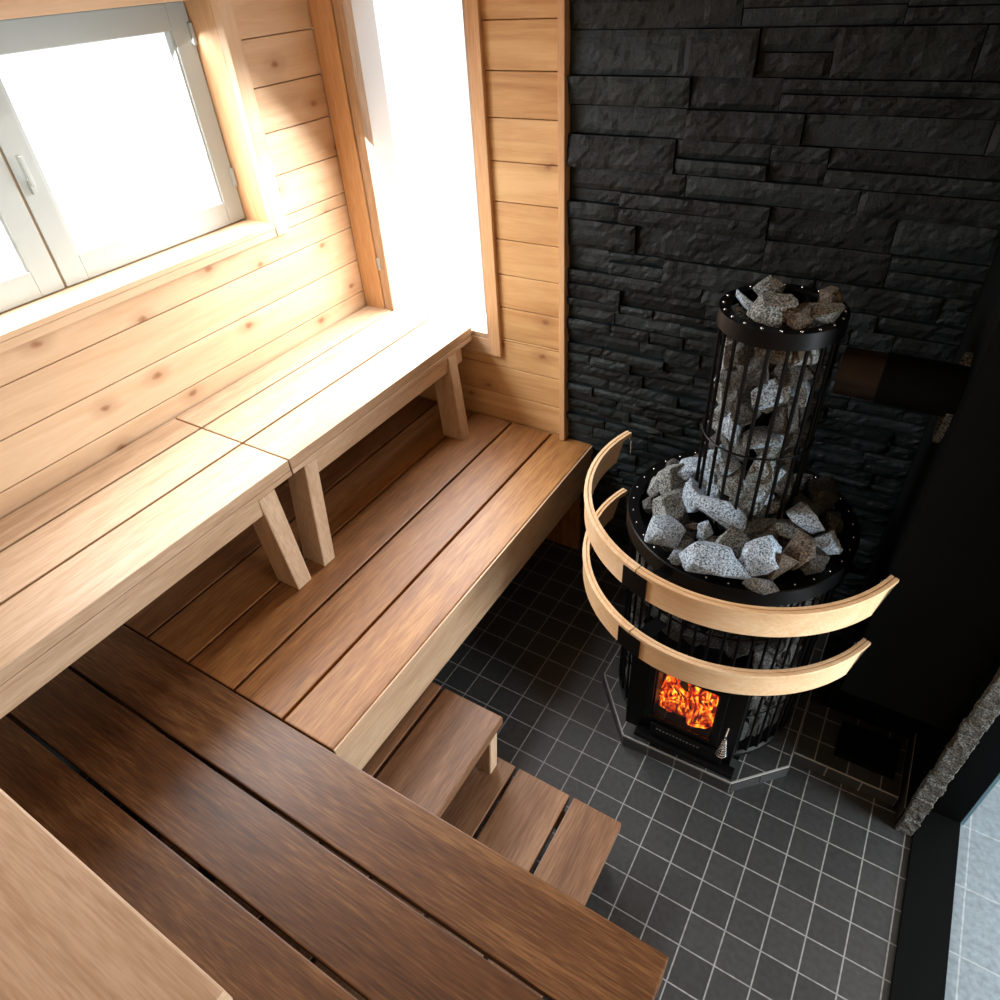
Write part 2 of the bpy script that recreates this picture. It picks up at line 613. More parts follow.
rs = random.Random(21)
mb = MB()
mb.box(0.985, 2.60, 0.008, 0.2, 0, TOP)
z = 0.0
while z < TOP - 0.01:
    h = rs.choice([0.05, 0.058, 0.066, 0.078, 0.095, 0.11]) if z > 1.25 else rs.choice([0.028, 0.034, 0.04, 0.046, 0.054])
    h = min(h, TOP - z)
    x = 1.008
    while x < 2.235:
        L = rs.uniform(0.10, 0.36) * (1.45 if z > 1.25 else 0.9)
        x1 = x + L if x + L < 2.235 - 0.05 else 2.235
        if h > 0.06 and rs.random() < 0.35:
            hh = h * rs.uniform(.4, .6)
            slate_block(mb.bm, mb.tone, x, x1, z, z + hh, rs.uniform(.008, .026), rs.random() * 50, rs.random())
            slate_block(mb.bm, mb.tone, x, x1, z + hh, z + h, rs.uniform(.008, .026), rs.random() * 50, rs.random())
        else:
            slate_block(mb.bm, mb.tone, x, x1, z, z + h, rs.uniform(.008, .028), rs.random() * 50, rs.random())
        x = x1
    z += h
struct(mb.build('wall_back_stone', MT['slate']))

# black chimney chase, right wall and its rough stone end
box_struct('wall_right', MT['black_paint'], 2.52, 2.566, -0.70, 0.008, 0.0, TOP)
mb = MB()
mb.box(2.235, 2.52, -0.40, 0.008, 0.0, 0.47)
mb.box(2.235, 2.52, -0.66, 0.008, 0.47, TOP, 0.003)
struct(mb.build('wall_chimney', MT['black_panel']))
mb = MB()
rs2 = random.Random(5)
z = 0.0
while z < TOP:                                     # broken ends of the slate courses
    h = min(rs2.uniform(0.02, 0.06), TOP - z)
    w = rs2.uniform(-.006, .004)
    mb.box(2.520 + w * .6, 2.567, -0.722 + rs2.uniform(-.004, .006), -0.70, z + .001, z + h - .001, 0.003, rs2.random())
    z += h
bmesh.ops.subdivide_edges(mb.bm, edges=mb.bm.edges[:], cuts=2, use_grid_fill=True)
for v in mb.bm.verts:
    if v.co.y < -0.703:
        v.co += Vector((0.004 * noise.noise(v.co * 60), 0.004 * noise.noise(v.co * 45 + Vector((5, 0, 0))), 0))
struct(mb.build('trim_stone_edge', MT['edge_stone']))

# washroom next door
box_struct('wall_washroom_back', MT['black_paint'], 2.57, 2.69, -0.60, 0.008, 0.0, TOP)
box_struct('trim_washroom', MT['aluminium'], 2.691, 2.70, -0.60, -0.585, 0.0, TOP)
box_struct('wall_washroom_far', MT['plaster'], 2.69, 4.6, 0.0, 0.1, 0.0, TOP)
mb = MB().box(4.6, 4.7, DEEP, -1.85, 0, TOP).box(4.6, 4.7, -0.65, 0.1, 0, TOP).box(4.6, 4.7, -1.85, -0.65, 0, 0.55).box(4.6, 4.7, -1.85, -0.65, 1.95, TOP)
struct(mb.build('wall_washroom_right', MT['plaster']))
box_struct('wall_front', wood('pine', 'x'), -0.2, 4.7, DEEP - 0.1, DEEP, 0, TOP)
mb = MB()
for i in range(24):
    mb.box(-0.2 + i * 0.2, 0.0 + i * 0.2 - 0.001, DEEP - .1, 0.2, TOP, TOP + 0.03, 0.002, i * 1.3)
struct(mb.build('ceiling', wood('pine', 'y')))
# black door frame of the opening to the washroom
box_struct('trim_door_head', MT['black_paint'], 2.52, 2.566, DEEP, -0.74, 2.25, TOP)
box_struct('trim_door_sill', MT['black_paint'], 2.57, 2.69, DEEP, -0.605, 0.0, 0.012)
struct(MB().box(0.0005, 0.006, DEEP, -0.001, 0.0, 0.47).build('shade_sheet_left', MT['tile_plain']))  # added dark sheet in place of the shade under the benches
# hearth tiles turned up the foot of the right wall
mb = MB()
for i in range(3):
    mb.box(2.5155, 2.5195, -0.70 + i * 0.1 + 0.002, -0.602 + i * 0.1, 0.004, 0.098, 0.001)
bb = struct(mb.build('baseboard_right', MT['tile_plain']))
MB().box(2.5165, 2.5198, -0.695, -0.401, 0.0, 0.0985).build('grout_bed', MT['grout'], bb)

# ---------------------------------------------------------------- windows
# left window: casing boards, sill, two white sashes
mb = MB()
mb.box(-0.2, -0.0205, WY1, WY1 + 0.018, WZ0 - .018, WZ1)           # right reveal
mb.box(-0.2, 0.004, WY0 - 0.018, WY0, WZ0 - .018, WZ1)
struct(mb.build('trim_window_reveal', wood('trim', 'z')))
mb = MB()
mb.box(-0.02, 0.016, WY1 - 0.0005, WY1 + 0.057, WZ0 - 0.045, WZ1 + .05, 0.003)
mb.box(0.0, 0.016, WY0 - 0.057, WY0 - 0.002, WZ0 - 0.045, WZ1 + .05, 0.003)
struct(mb.build('trim_window_casing', wood('pine', 'z')))
mb = MB()
mb.box(-0.2, 0.014, WY0, WY1, WZ0 - 0.018, WZ0, 0.002)
mb.box(0.0, 0.012, WY0, WY1, WZ0 - 0.045, WZ0 - 0.019, 0.002)
mb.box(0.0, 0.012, WY0, WY1, WZ1, WZ1 + .05, 0.002).box(-0.2, 0.0, WY0, WY1, WZ1, WZ1 + .018)
struct(mb.build('trim_window_sill', wood('pine', 'y')))


def sash(parent, y0, y1, xf):
    mb = MB()
    w = 0.072
    z0, z1 = WZ0 + 0.004, WZ1 - 0.004
    d = 0.045
    mb.box(xf - d, xf, y0, y0 + w, z0, z1, .003).box(xf - d, xf, y1 - w, y1, z0, z1, .003)
    mb.box(xf - d, xf, y0 + w, y1 - w, z0, z0 + w + .004, .003).box(xf - d, xf, y0 + w, y1 - w, z1 - w, z1, .003)
    # glazing bead
    mb.box(xf - .02, xf - .006, y0 + w - .002, y0 + w + .008, z0 + w, z1 - w, .002).box(xf - .02, xf - .006, y1 - w - .008, y1 - w + .002, z0 + w, z1 - w, .002)
    s = mb.build('sash', MT['white_frame'], parent)
    MB().box(xf - .032, xf - .028, y0 + w - .01, y1 - w + .01, z0 + w - .01, z1 - w + .01).build('pane', MT['glass'], s)
    return s


w1 = thing('window_1', '', '', (-0.134, (WY0 + WY1) / 2, WZ0))
del w1['label'], w1['category']
struct(w1)
XF = -0.134
s1 = sash(w1, -1.136, WY1 - 0.004, XF)
s2 = sash(w1, WY0 + 0.004, -1.144, XF)
MB().box(XF - .03, XF - .008, -1.1435, -1.1365, WZ0 + .004, WZ1 - .004).build('sealing_strip', MT['seal'], w1)
for zz in (WZ0 + .12, WZ1 - .12):
    hb = MB().box(XF - .002, XF + .010, WY1 - .016, WY1 - .004, zz, zz + .06, .002)
    hb.build('hinge', MT['white_frame'], s1)
mbh = MB().box(XF, XF + .012, -1.114, -1.100, 1.76, 1.80, .003).box(XF + .010, XF + .020, -1.113, -1.101, 1.78, 1.86, .004)
mbh.build('window_handle', MT['white_frame'], s1)

# back window
mb = MB()
mb.box(0.004, 0.108, -0.02, 0.0, 0.985, TOP - .01, 0.003)
struct(mb.build('trim_corner_board', wood('trim', 'z')))
mb = MB()
mb.box(0.655, 0.702, -0.018, 0.0, 0.915, BZ1 + .05, 0.003)
struct(mb.build('trim_back_casing', wood('trim', 'z')))
mb = MB()
mb.box(0.110, 0.654, -0.014, 0.0, 0.915, BZ0, 0.002).box(0.110, 0.654, -0.014, 0, BZ1, BZ1 + .05, .002)
struct(mb.build('trim_back_sill', wood('pine', 'x')))
w2 = thing('window_2', '', '', ((BX0 + BX1) / 2, 0.03, BZ0))
del w2['label'], w2['category']
struct(w2)
mb = MB()
mb.box(0.112, 0.158, -0.016, 0.03, BZ0 + .002, BZ1, .003).box(0.640, 0.6545, -0.012, 0.03, BZ0 + .002, BZ1, .002)
mb.box(0.158, 0.640, -0.012, 0.03, BZ0 + .002, BZ0 + .022, .002).box(0.158, 0.640, -0.012, 0.03, BZ1 - .03, BZ1, .002)
fr = mb.build('window_frame', wood('upper', 'z'), w2)
MB().box(0.15, 0.65, 0.012, 0.016, BZ0 + .012, BZ1 - .02).build('pane', MT['glass'], fr)
MB().box(0.116, 0.128, -0.026, -0.016, 1.20, 1.25, .002).build('hinge', MT['white_frame'], fr)

struct(MB().box(0.1055, 0.110, 0.031, 0.2, BZ0, BZ1).box(0.110, 0.687, 0.031, 0.2, BZ0 - .019, BZ0 + .001).build('trim_back_reveal', MT['plaster']))  # white lining puts the window's glare into the reveal colour

# corner trim between pine and slate
struct(MB().box(0.982, 1.006, -0.036, 0.006, 0.602, TOP, 0.002).build('trim_stone_border', wood('trim', 'z')))

# ---------------------------------------------------------------- benches
LB = (0.56, -0.8, 0.0)
lower = thing('lower_bench', 'wide low reddish brown wooden bench running along the wall to the slate wall', 'bench', LB)
xs = [(0.012, 0.124), (0.132, 0.322), (0.332, 0.523), (0.533, 0.726), (0.736, 0.925), (0.935, 1.1175)]
for a, b_ in xs:
    MB().box(a, b_, -1.597, -0.004, 0.565, 0.600, 0.004).build('board', wood('bench', 'y'), lower)
MB().box(1.1185, 1.125, -1.597, -0.004, 0.415, 0.5975, 0.0015).build('apron', wood('upper', 'y'), lower)  # lighter wood, side light on this face put into its colour
MB().box(0.55, 1.08, -0.035, -0.005, 0.0, 0.5645, .003).build('shade_panel', wood('bench', 'z'), lower)  # added panel, darkens the shaded wall below the bench
for yy in (-1.50, -0.85, -0.10):
    MB().box(0.02, 1.08, yy - .02, yy + .02, 0.48, 0.5645, .003).build('crossbeam', wood('bench', 'x'), lower)
for yy in (-1.42, -0.78):
    for xx in (0.06, 0.80):
        MB().box(xx - .025, xx + .025, yy - .025, yy + .025, 0.0, 0.5645, .003).build('leg', wood('bench', 'z'), lower)

corner = thing('corner_bench', 'brown low bench with shade in its colour across the near end, boards crossing those of the long one', 'bench', (1.0, -2.2, 0.0))
ys = [(-1.786, -1.602), (-1.975, -1.796), (-2.163, -1.986), (-2.352, -2.174), (-2.54, -2.363)]
for a, b_ in ys:
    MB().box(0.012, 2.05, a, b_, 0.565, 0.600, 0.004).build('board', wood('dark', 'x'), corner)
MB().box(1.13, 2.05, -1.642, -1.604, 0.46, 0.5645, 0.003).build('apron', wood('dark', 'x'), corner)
for xx in (0.06, 0.9, 1.9):
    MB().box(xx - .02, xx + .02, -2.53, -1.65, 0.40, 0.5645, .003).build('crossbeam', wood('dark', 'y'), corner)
for xx in (0.12, 1.98):
    for yy in (-2.48, -1.70):
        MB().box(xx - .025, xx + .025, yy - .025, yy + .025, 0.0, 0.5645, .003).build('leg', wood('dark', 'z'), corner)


def upper_bench(name, label, y0, y1, legs):
    t = thing(name, label, 'bench', (0.29, (y0 + y1) / 2, 0.6), 'pair of raised benches along the left wall')
    for a, b_ in ((0.010, 0.147), (0.157, 0.351), (0.361, 0.565)):
        MB().box(a, b_, y0, y1, 0.985, 1.024, 0.003).build('board', wood('upper', 'y'), t)
    MB().box(0.520, 0.5655, y0, y1, 0.966, 0.9845, 0.002).box(0.528, 0.562, y0 + .055, y1 - .082, 0.905, 0.966, 0.002).build('apron', wood('upper', 'y'), t)
    MB().box(0.03, 0.06, y0 + .06, y1 - .06, 0.905, 0.9845, .002).build('apron', wood('upper', 'y'), t)
    for (ty0, ty1, by0, by1) in legs:
        MB().hexa([(0.515, by0, 0.6), (0.617, by0, 0.6), (0.617, by1, 0.6), (0.515, by1, 0.6)],
                  [(0.470, ty0, 0.966), (0.566, ty0, 0.966), (0.566, ty1, 0.966), (0.470, ty1, 0.966)], .002).build('leg', wood('upper', 'z'), t)
        MB().hexa([(0.02, by0, 0.6), (0.09, by0, 0.6), (0.09, by1, 0.6), (0.02, by1, 0.6)],
                  [(0.062, ty0, 0.9845), (0.13, ty0, 0.9845), (0.13, ty1, 0.9845), (0.062, ty1, 0.9845)], .002).build('leg', wood('upper', 'z'), t)
        MB().box(0.131, 0.469, ty0 + .01, ty1 - .01, 0.925, 0.965, .002).build('crossbeam', wood('upper', 'x'), t)
    return t


upper_bench('upper_bench', 'raised wooden bench end in window-lit colour standing by the back window', -1.058, -0.014, [(-1.01, -0.955, -1.088, -1.034), (-0.195, -0.14, -0.226, -0.172)])
upper_bench('upper_bench', 'raised tan wooden bench nearest, under the two-sash window', -2.112, -1.064, [(-1.208, -1.142, -1.212, -1.152)])
t = thing('corner_upper_bench', 'raised bench in window-lit colour across the near left corner, only its tip in view', 'bench', (0.8, -2.4, 0.6))
for a, b_ in ((-2.32, -2.122), (-2.525, -2.328), (-2.73, -2.533)):
    MB().box(0.012, 1.5, a, b_, 0.975, 1.024, 0.004).build('board', wood('upper', 'x'), t)
MB().box(0.03, 1.49, -2.175, -2.14, 0.905, 0.9745, .002).build('apron', wood('upper', 'x'), t)
for xx in (0.10, 1.42):
    for yy in (-2.45, -2.22):
        MB().box(xx - .03, xx + .03, yy - .03, yy + .03, 0.6, 0.9045 if yy > -2.3 else 0.9745, .002).build('leg', wood('upper', 'z'), t)

# steps
t = thing('step_stool', 'two-board wooden step standing on the low platform beside the bench', 'step', (1.2, -1.4, 0.2))
for a, b_ in ((0.968, 1.156), (1.168, 1.385)):
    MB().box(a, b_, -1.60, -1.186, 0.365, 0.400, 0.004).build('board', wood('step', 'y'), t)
for xx in (1.0, 1.358):
    for yy in (-1.565, -1.258):
        MB().hexa([(xx - .024, yy - .02, 0.2), (xx + .024, yy - .02, 0.2), (xx + .024, yy + .02, 0.2), (xx - .024, yy + .02, 0.2)],
                  [(xx - .024, yy + .0, 0.3645), (xx + .024, yy + .0, 0.3645), (xx + .024, yy + .04, 0.3645), (xx - .024, yy + .04, 0.3645)], .002).build('leg', wood('upper', 'z'), t)
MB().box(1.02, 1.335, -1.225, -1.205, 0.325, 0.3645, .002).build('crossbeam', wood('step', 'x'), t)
t = thing('floor_platform', 'lowest slatted wooden platform on the dark floor tiles', 'step', (1.45, -1.6, 0.0))
for a, b_ in ((0.86, 1.045), (1.058, 1.240), (1.253, 1.436), (1.449, 1.628), (1.643, 1.800)):
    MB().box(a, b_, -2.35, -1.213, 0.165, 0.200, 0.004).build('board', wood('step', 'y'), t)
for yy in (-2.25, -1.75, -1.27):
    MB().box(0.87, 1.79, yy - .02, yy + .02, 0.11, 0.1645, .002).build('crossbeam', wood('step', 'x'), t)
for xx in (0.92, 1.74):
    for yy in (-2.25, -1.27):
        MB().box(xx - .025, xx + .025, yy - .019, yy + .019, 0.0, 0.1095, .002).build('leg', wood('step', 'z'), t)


# ---------------------------------------------------------------- tiled hearth
def tiled_plinth(name, pts, h, sides, hole=None):
    """grout core with a tiled top and separate tiles on the listed sides"""
    core = MB().prism(pts, 0.0, h - 0.0015)
    o = struct(core.build(name, MT['grout']))
    cx = sum(p[0] for p in pts) / len(pts)
    cy = sum(p[1] for p in pts) / len(pts)
    ins = [(cx + (p[0] - cx) * 0.988, cy + (p[1] - cy) * 0.988) for p in pts]
    MB().prism(ins, h - 0.0015, h + 0.0005).build('tiled_top', MT['tile'], o)
    mb = MB()
    for i in sides:
        a, b2 = Vector(pts[i]), Vector(pts[(i + 1) % len(pts)])
        L = (b2 - a).length
        n = max(1, round(L / 0.1))
        d = (b2 - a) / L
        nrm = Vector((d.y, -d.x))
        for k in range(n):
            p, q = a + d * (L * k / n + .0025), a + d * (L * (k + 1) / n - .0025)
            e = nrm * 0.003
            mb.hexa([(p.x, p.y, .004), (q.x, q.y, .004), (q.x + e.x, q.y + e.y, .004), (p.x + e.x, p.y + e.y, .004)],
                    [(p.x, p.y, h - .008), (q.x, q.y, h - .008), (q.x + e.x, q.y + e.y, h - .008), (p.x + e.x, p.y + e.y, h - .008)])
    mb.build('side_tiles', MT['tile_plain'], o)
    return o


tiled_plinth('floor_hearth', [(1.495, -0.03), (1.495, -0.66), (1.66, -0.862), (2.037, -0.852), (2.186, -0.700), (2.186, -0.03)], 0.060, [0, 1, 2, 3, 4])
tiled_plinth('floor_plinth', [(2.188, -0.405), (2.188, -0.640), (2.506, -0.640), (2.506, -0.405)], 0.060, [1])
t = thing('ash_hatch', 'black rectangular hatch set in the tiled ledge right of the stove', 'hatch', (2.39, -0.52, 0.06))
MB().box(2.302, 2.482, -0.59, -0.448, 0.0606, 0.078, 0.003).build('plate', MT['black_paint'], t)
MB().box(2.31, 2.474, -0.583, -0.455, 0.078, 0.082, 0.002).build('cover', MT['black_paint'], t)

# ---------------------------------------------------------------- stove
SX, SY = 1.832, -0.526
stove = thing('sauna_stove', 'black cylindrical wood-burning stove with a cage of stones and glowing door', 'stove', (SX, SY, 0.06))


def pol(r, deg, z, cx=SX, cy=SY):
    a = math.radians(deg)
    return (cx + r * math.cos(a), cy + r * math.sin(a), z)


MB().lathe([(0.0001, .075), (0.300, .075), (0.308, .083), (0.308, .098), (0.300, .104), (0.0001, .104)], SX, SY, 96, closed_profile=True).build('base_plate', MT['steel_black'], stove, True)
for dg in (-50, -130, 130, 50):
    p = pol(.27, dg, 0)
    MB().box(p[0] - .03, p[0] + .03, p[1] - .03, p[1] + .03, 0.0606, 0.0748, .002).build('foot', MT['steel_black'], stove)
MB().lathe([(0.0001, .105), (0.215, .105), (0.215, .86), (0.0001, .86)], SX, SY, 64).build('firebox', MT['steel_black'], stove, True)
# basin and rim
MB().lathe([(0.215, .855), (0.296, .855), (0.296, .862), (0.225, .862)], SX, SY, 96).build('basin', MT['steel_black'], stove, True)
rim = MB().lathe([(0.288, .896), (0.320, .896), (0.320, .850), (0.323, .850), (0.323, .901), (0.320, .904), (0.288, .904)], SX, SY, 120).build('rim', MT['steel_black'], stove, True)
bmr = MB()
bmesh.ops.create_uvsphere(bmr.bm, u_segments=10, v_segments=6, radius=0.0036)
for v in bmr.bm.verts:
    v.co += Vector(pol(.306, 0, .9045))
rv = bmr.build('rivet', MT['rivet'], rim, True, loc=Vector(pol(.306, 0, .9045)))
base_rim = parent_world(rim)
rv.location = Vector(pol(.306, -5, .9045)) - base_rim
for k in range(1, 34):
    c = rv.copy()
    C.objects.link(c)
    c.parent = rim
    c.location = Vector(pol(.306, -5 - k * 360 / 34, .9045)) - base_rim
# vertical rods of the mantle
rod = MB().tube([(0, 0, .104), (0, 0, .50), (0, 0, .897)], .0042, 8).build('mantle_rod', MT['steel_rod'], None, True)
rod.parent = stove
rods = []
for k in range(48):
    dg = k * 7.5
    if -122 < ((dg + 180) % 360) - 180 < -54:
        z_lo = True
    else:
        z_lo = False
    rods.append((dg, z_lo))
first = True
for dg, door in rods:
    p = Vector(pol(.303, dg, 0)) - Vector((SX, SY, 0.06))
    o = rod if first else rod.copy()
    if not first:
        C.objects.link(o)
        o.parent = stove
    first = False
    o.location = p
    if door:
        o.location.z = 0.408 - 0.0
        o.scale.z = (0.897 - 0.51) / 0.793
        o.location.z = (0.51 - 0.104 * o.scale.z) - 0.06
for zz in (.30, .68):
    MB().tube([pol(.2985, a, zz) for a in (range(-52, 238, 6) if zz < .5 else range(0, 360, 6))], .003, 6, closed=(zz > .5)).build('mantle_ring', MT['steel_rod'], stove, True)

# door on the front (towards -y)
FY = -0.836
mb = MB()
x0, x1 = 1.655, 2.016
mb.box(x0, 1.748, FY, -0.66, .106, .508, .003).box(1.936, x1, FY, -0.66, .106, .508, .003)
mb.box(1.748, 1.936, FY, -0.66, .462, .508, .003).box(1.748, 1.936, FY, -0.66, .106, .222, .003)
mb.build('door_surround', MT['steel_black'], stove)
MB().box(1.72, 1.965, FY - .012, FY - .0005, .205, .221, .003).box(1.72, 1.965, FY - .012, FY - .0005, .465, .482, .003).box(1.72, 1.742, FY - .012, FY - .0005, .2215, .4645, .003).box(1.942, 1.965, FY - .012, FY - .0005, .2215, .4645, .003).build('door_frame', MT['steel_black'], stove)
MB().box(1.746, 1.938, FY - .006, FY - .002, .2215, .4645).build('door_glass', MT['glass'], stove)
lip = MB().box(1.70, 2.035, FY - .035, FY - .0005, .106, .128, .003).box(1.75, 1.99, FY - .022, FY - .0005, .132, .196, .004).build('ash_drawer', MT['steel_black'], stove)
mb = MB()
for k in range(13):
    mb.box(1.770 + k * .0115, 1.776 + k * .0115, FY - .0235, FY - .0221, .178, .184)
mb.build('lettering_marks', MT['rivet'], lip)  # added small marks in place of unreadable lettering
# chrome spring handle
mb = MB()
pts = []
n = 220
for k in range(n):
    f = k / (n - 1)
    a = f * 2 * math.pi * 8
    rr = 0.004 + 0.013 * (1 - f) ** 1.0
    pts.append((1.985 + rr * math.cos(a), FY - .030 + rr * math.sin(a), .212 + .085 * f))
mb.tube(pts, .0023, 6)
mb.tube([(1.985, FY - .03, .29), (1.985, FY - .03, .315), (1.985, FY - .004, .322)], .0035, 8)
mb.build('spring_handle', MT['chrome'], stove, True)
# fire: glowing bed, flame tongues and logs inside the firebox mouth
mb = MB()
nx, nz = 26, 26
V = []
for j in range(nz + 1):
    row = []
    for i in range(nx + 1):
        x = 1.750 + .184 * i / nx
        z_ = .224 + .236 * j / nz
        y = -0.752 + 0.055 * noise.noise(Vector((x * 22, 0.3, z_ * 16))) + 0.04 * (j / nz) - 0.035 * (1 - j / nz)
        row.append(mb.bm.verts.new((x, y, z_)))
    V.append(row)
for j in range(nz):
    for i in range(nx):
        mb.bm.faces.new((V[j][i], V[j][i + 1], V[j + 1][i + 1], V[j + 1][i]))
fire = mb.build('fire', MT['fire'], stove)
rf = random.Random(8)
for k in range(7):
    x = 1.765 + k * .026
    h = rf.uniform(.09, .17)
    pts = [(x + .010 * math.sin(q * 2.6 + k), -0.792 + .006 * math.cos(q * 3 + k), .236 + h * q / 6) for q in range(7)]
    MB().tube(pts, [.012, .015, .013, .010, .007, .004, .001], 8).build('flame', MT['fire'], fire, True)
for k, (xa, za, xb, zb) in enumerate([(1.755, .238, 1.925, .250), (1.77, .262, 1.90, .246), (1.86, .232, 1.93, .285)]):
    MB().tube([(xa, -.792 - .008 * k, za), ((xa + xb) / 2, -.797 - .004 * k, (za + zb) / 2 + .004), (xb, -.790, zb)], .016, 9).build('log', MT['ember'], fire, True)

# stone cage around the flue
CR = 0.135
rod2 = MB().tube([(0, 0, .905), (0, 0, 1.2), (0, 0, 1.505)], .0048, 8).build('cage_rod', MT['steel_rod'], None, True)
rod2.parent = stove
for k in range(20):
    p = Vector(pol(CR, k * 18 + 4, 0)) - Vector((SX, SY, 0.06))
    o = rod2 if k == 0 else rod2.copy()
    if k:
        C.objects.link(o)
        o.parent = stove
    o.location = p
MB().tube([pol(CR + .005, a, 1.19) for a in range(0, 360, 8)], .003, 6, closed=True).build('cage_ring', MT['steel_rod'], stove, True)
ring = MB().lathe([(0.118, 1.524), (0.141, 1.524), (0.141, 1.490), (0.145, 1.490), (0.145, 1.531), (0.118, 1.531)], SX, SY, 96).build('cage_rim', MT['steel_black'], stove, True)
br = parent_world(ring)
for k in range(20):
    c = rv.copy()
    C.objects.link(c)
    c.parent = ring
    c.location = Vector(pol(.134, -k * 18 - 6, 1.5315)) - br
MB().lathe([(0.048, .862), (0.053, .862), (0.053, 1.55), (0.048, 1.55)], SX, SY + .012, 40).build('inner_flue', MT['steel_black'], stove, True)

# horizontal flue pipe with elbow and collar
fl = thing('flue_pipe', 'heat-browned horizontal flue pipe running from the stone cage to the black wall', 'pipe', (2.08, SY, 1.40))
MB().tube([(1.987, SY, 1.402), (2.02, SY, 1.402), (2.075, SY, 1.402)], .056, 32).build('pipe_section', MT['flue'], fl, True)
MB().tube([(2.076, SY, 1.402), (2.15, SY, 1.402), (2.234, SY, 1.402)], .0585, 32).build('shaded_pipe_end', MT['black_panel'], fl, True)  # black colour stands for the pipe running into shade
mb = MB()
for i in range(48):
    a = i / 48 * 2 * math.pi
    a2 = (i + .86) / 48 * 2 * math.pi
    r0, r1 = .088 + .006 * noise.noise(Vector((i * .7, 0, 0))), .100 + .012 * noise.noise(Vector((i * .9, 3, 0)))
    q = lambda r, t, x: (x, SY + .05 + r * math.cos(t), 1.36 + r * 1.05 * math.sin(t))
    mb.hexa([q(r0, a, 2.222), q(r1, a, 2.222), q(r1, a2, 2.222), q(r0, a2, 2.222)], [q(r0, a, 2.2345), q(r1, a, 2.2345), q(r1, a2, 2.2345), q(r0, a2, 2.2345)])
mb.build('collar', MT['edge_stone'], fl)

# ---------------------------------------------------------------- guard rails
RR = 0.432


def guard_rail(name, label, ztop, splits=(-200.5, -109.5, -20.5)):
    t = thing(name, label, 'rail', (SX, SY, ztop - .087))
    for a0, a1 in ((splits[0], splits[1] - .25), (splits[1] + .25, splits[2])):
        mb = MB()
        n = 40
        # profile: a wide board with a small lipped cap along its top edge
        prof = [(RR, 0.0), (RR + .0075, 0.0), (RR + .0085, -.0035), (RR + .011, -.0035), (RR + .012, 0.0), (RR + .021, -.001), (RR + .022, -.010), (RR + .020, -.014), (RR + .0195, -.0162), (RR + .0193, -.0172), (RR + .019, -.087), (RR + .004, -.087), (RR + .004, -.0172), (RR + .002, -.0162), (RR, -.014)]
        cols = []
        for i in range(n + 1):
            f = i / n
            col = []
            for r, dz in prof:
                # ends cut on a slant below the cap
                q = min(1.0, max(0.0, -dz - .016) / .071)
                s0 = (4.2 + 4.6 * q) if -dz > .017 else 0.0
                lo = a0 + (s0 if a0 == splits[0] else 0)
                hi = a1 - (s0 if a1 == splits[2] else 0)
                a = math.radians(lo + (hi - lo) * f)
                col.append(mb.bm.verts.new((SX + r * math.cos(a), SY + r * math.sin(a), ztop + dz)))
            cols.append(col)
        k = len(prof)
        for i in range(n):
            for j in range(k):
                mb.bm.faces.new((cols[i][j], cols[i + 1][j], cols[i + 1][(j + 1) % k], cols[i][(j + 1) % k]))
        mb.bm.faces.new(cols[0])
        mb.bm.faces.new(cols[-1][::-1])
        mb.build('curved_board', wood('rail', 'x' if a0 != splits[0] else 'y'), t, True)
    # black joining plate and its arm back to the stove
    mb = MB()
    mb.lathe([(RR + .0225, ztop - .080), (RR + .0255, ztop - .080), (RR + .0255, ztop - .010), (RR + .0225, ztop - .010)], SX, SY, 8, splits[1] - 5, splits[1] + 5)
    mb.build('joining_plate', MT['steel_black'], t)
    d = Vector((math.cos(math.radians(splits[1])), math.sin(math.radians(splits[1])), 0))
    s = Vector((-d.y, d.x, 0))
    c0 = Vector((SX, SY, 0))

    def bar(ra, rb, za, zb, w):
        return MB().hexa([c0 + d * ra - s * w + Vector((0, 0, za)), c0 + d * rb - s * w + Vector((0, 0, za)), c0 + d * rb + s * w + Vector((0, 0, za)), c0 + d * ra + s * w + Vector((0, 0, za))],
                         [c0 + d * ra - s * w + Vector((0, 0, zb)), c0 + d * rb - s * w + Vector((0, 0, zb)), c0 + d * rb + s * w + Vector((0, 0, zb)), c0 + d * ra + s * w + Vector((0, 0, zb))])
    bar(.309 if ztop < .9 else .3235, RR + .0035, ztop - .075 if ztop < .9 else .870, ztop - .068 if ztop < .9 else .876, .020).build('support_arm', MT['steel_black'], t)
    for e in (splits[0], splits[2]):
        sg = 1 if e == splits[0] else -1
        hook = [pol(RR - .004, e + sg * 2.0, ztop - .012), pol(RR - .010, e + sg * 1.5, ztop - .02), pol(RR - .012, e + sg * 1.5, ztop - .07)]
        MB().tube(hook, .0022, 6).build('end_hook', MT['chrome'], t, True)
    return t


guard_rail('guard_rail', 'upper curved wooden safety rail around the stove, level with its rim', 0.969)
guard_rail('guard_rail', 'lower curved wooden safety rail around the stove, just above the fire door', 0.728)


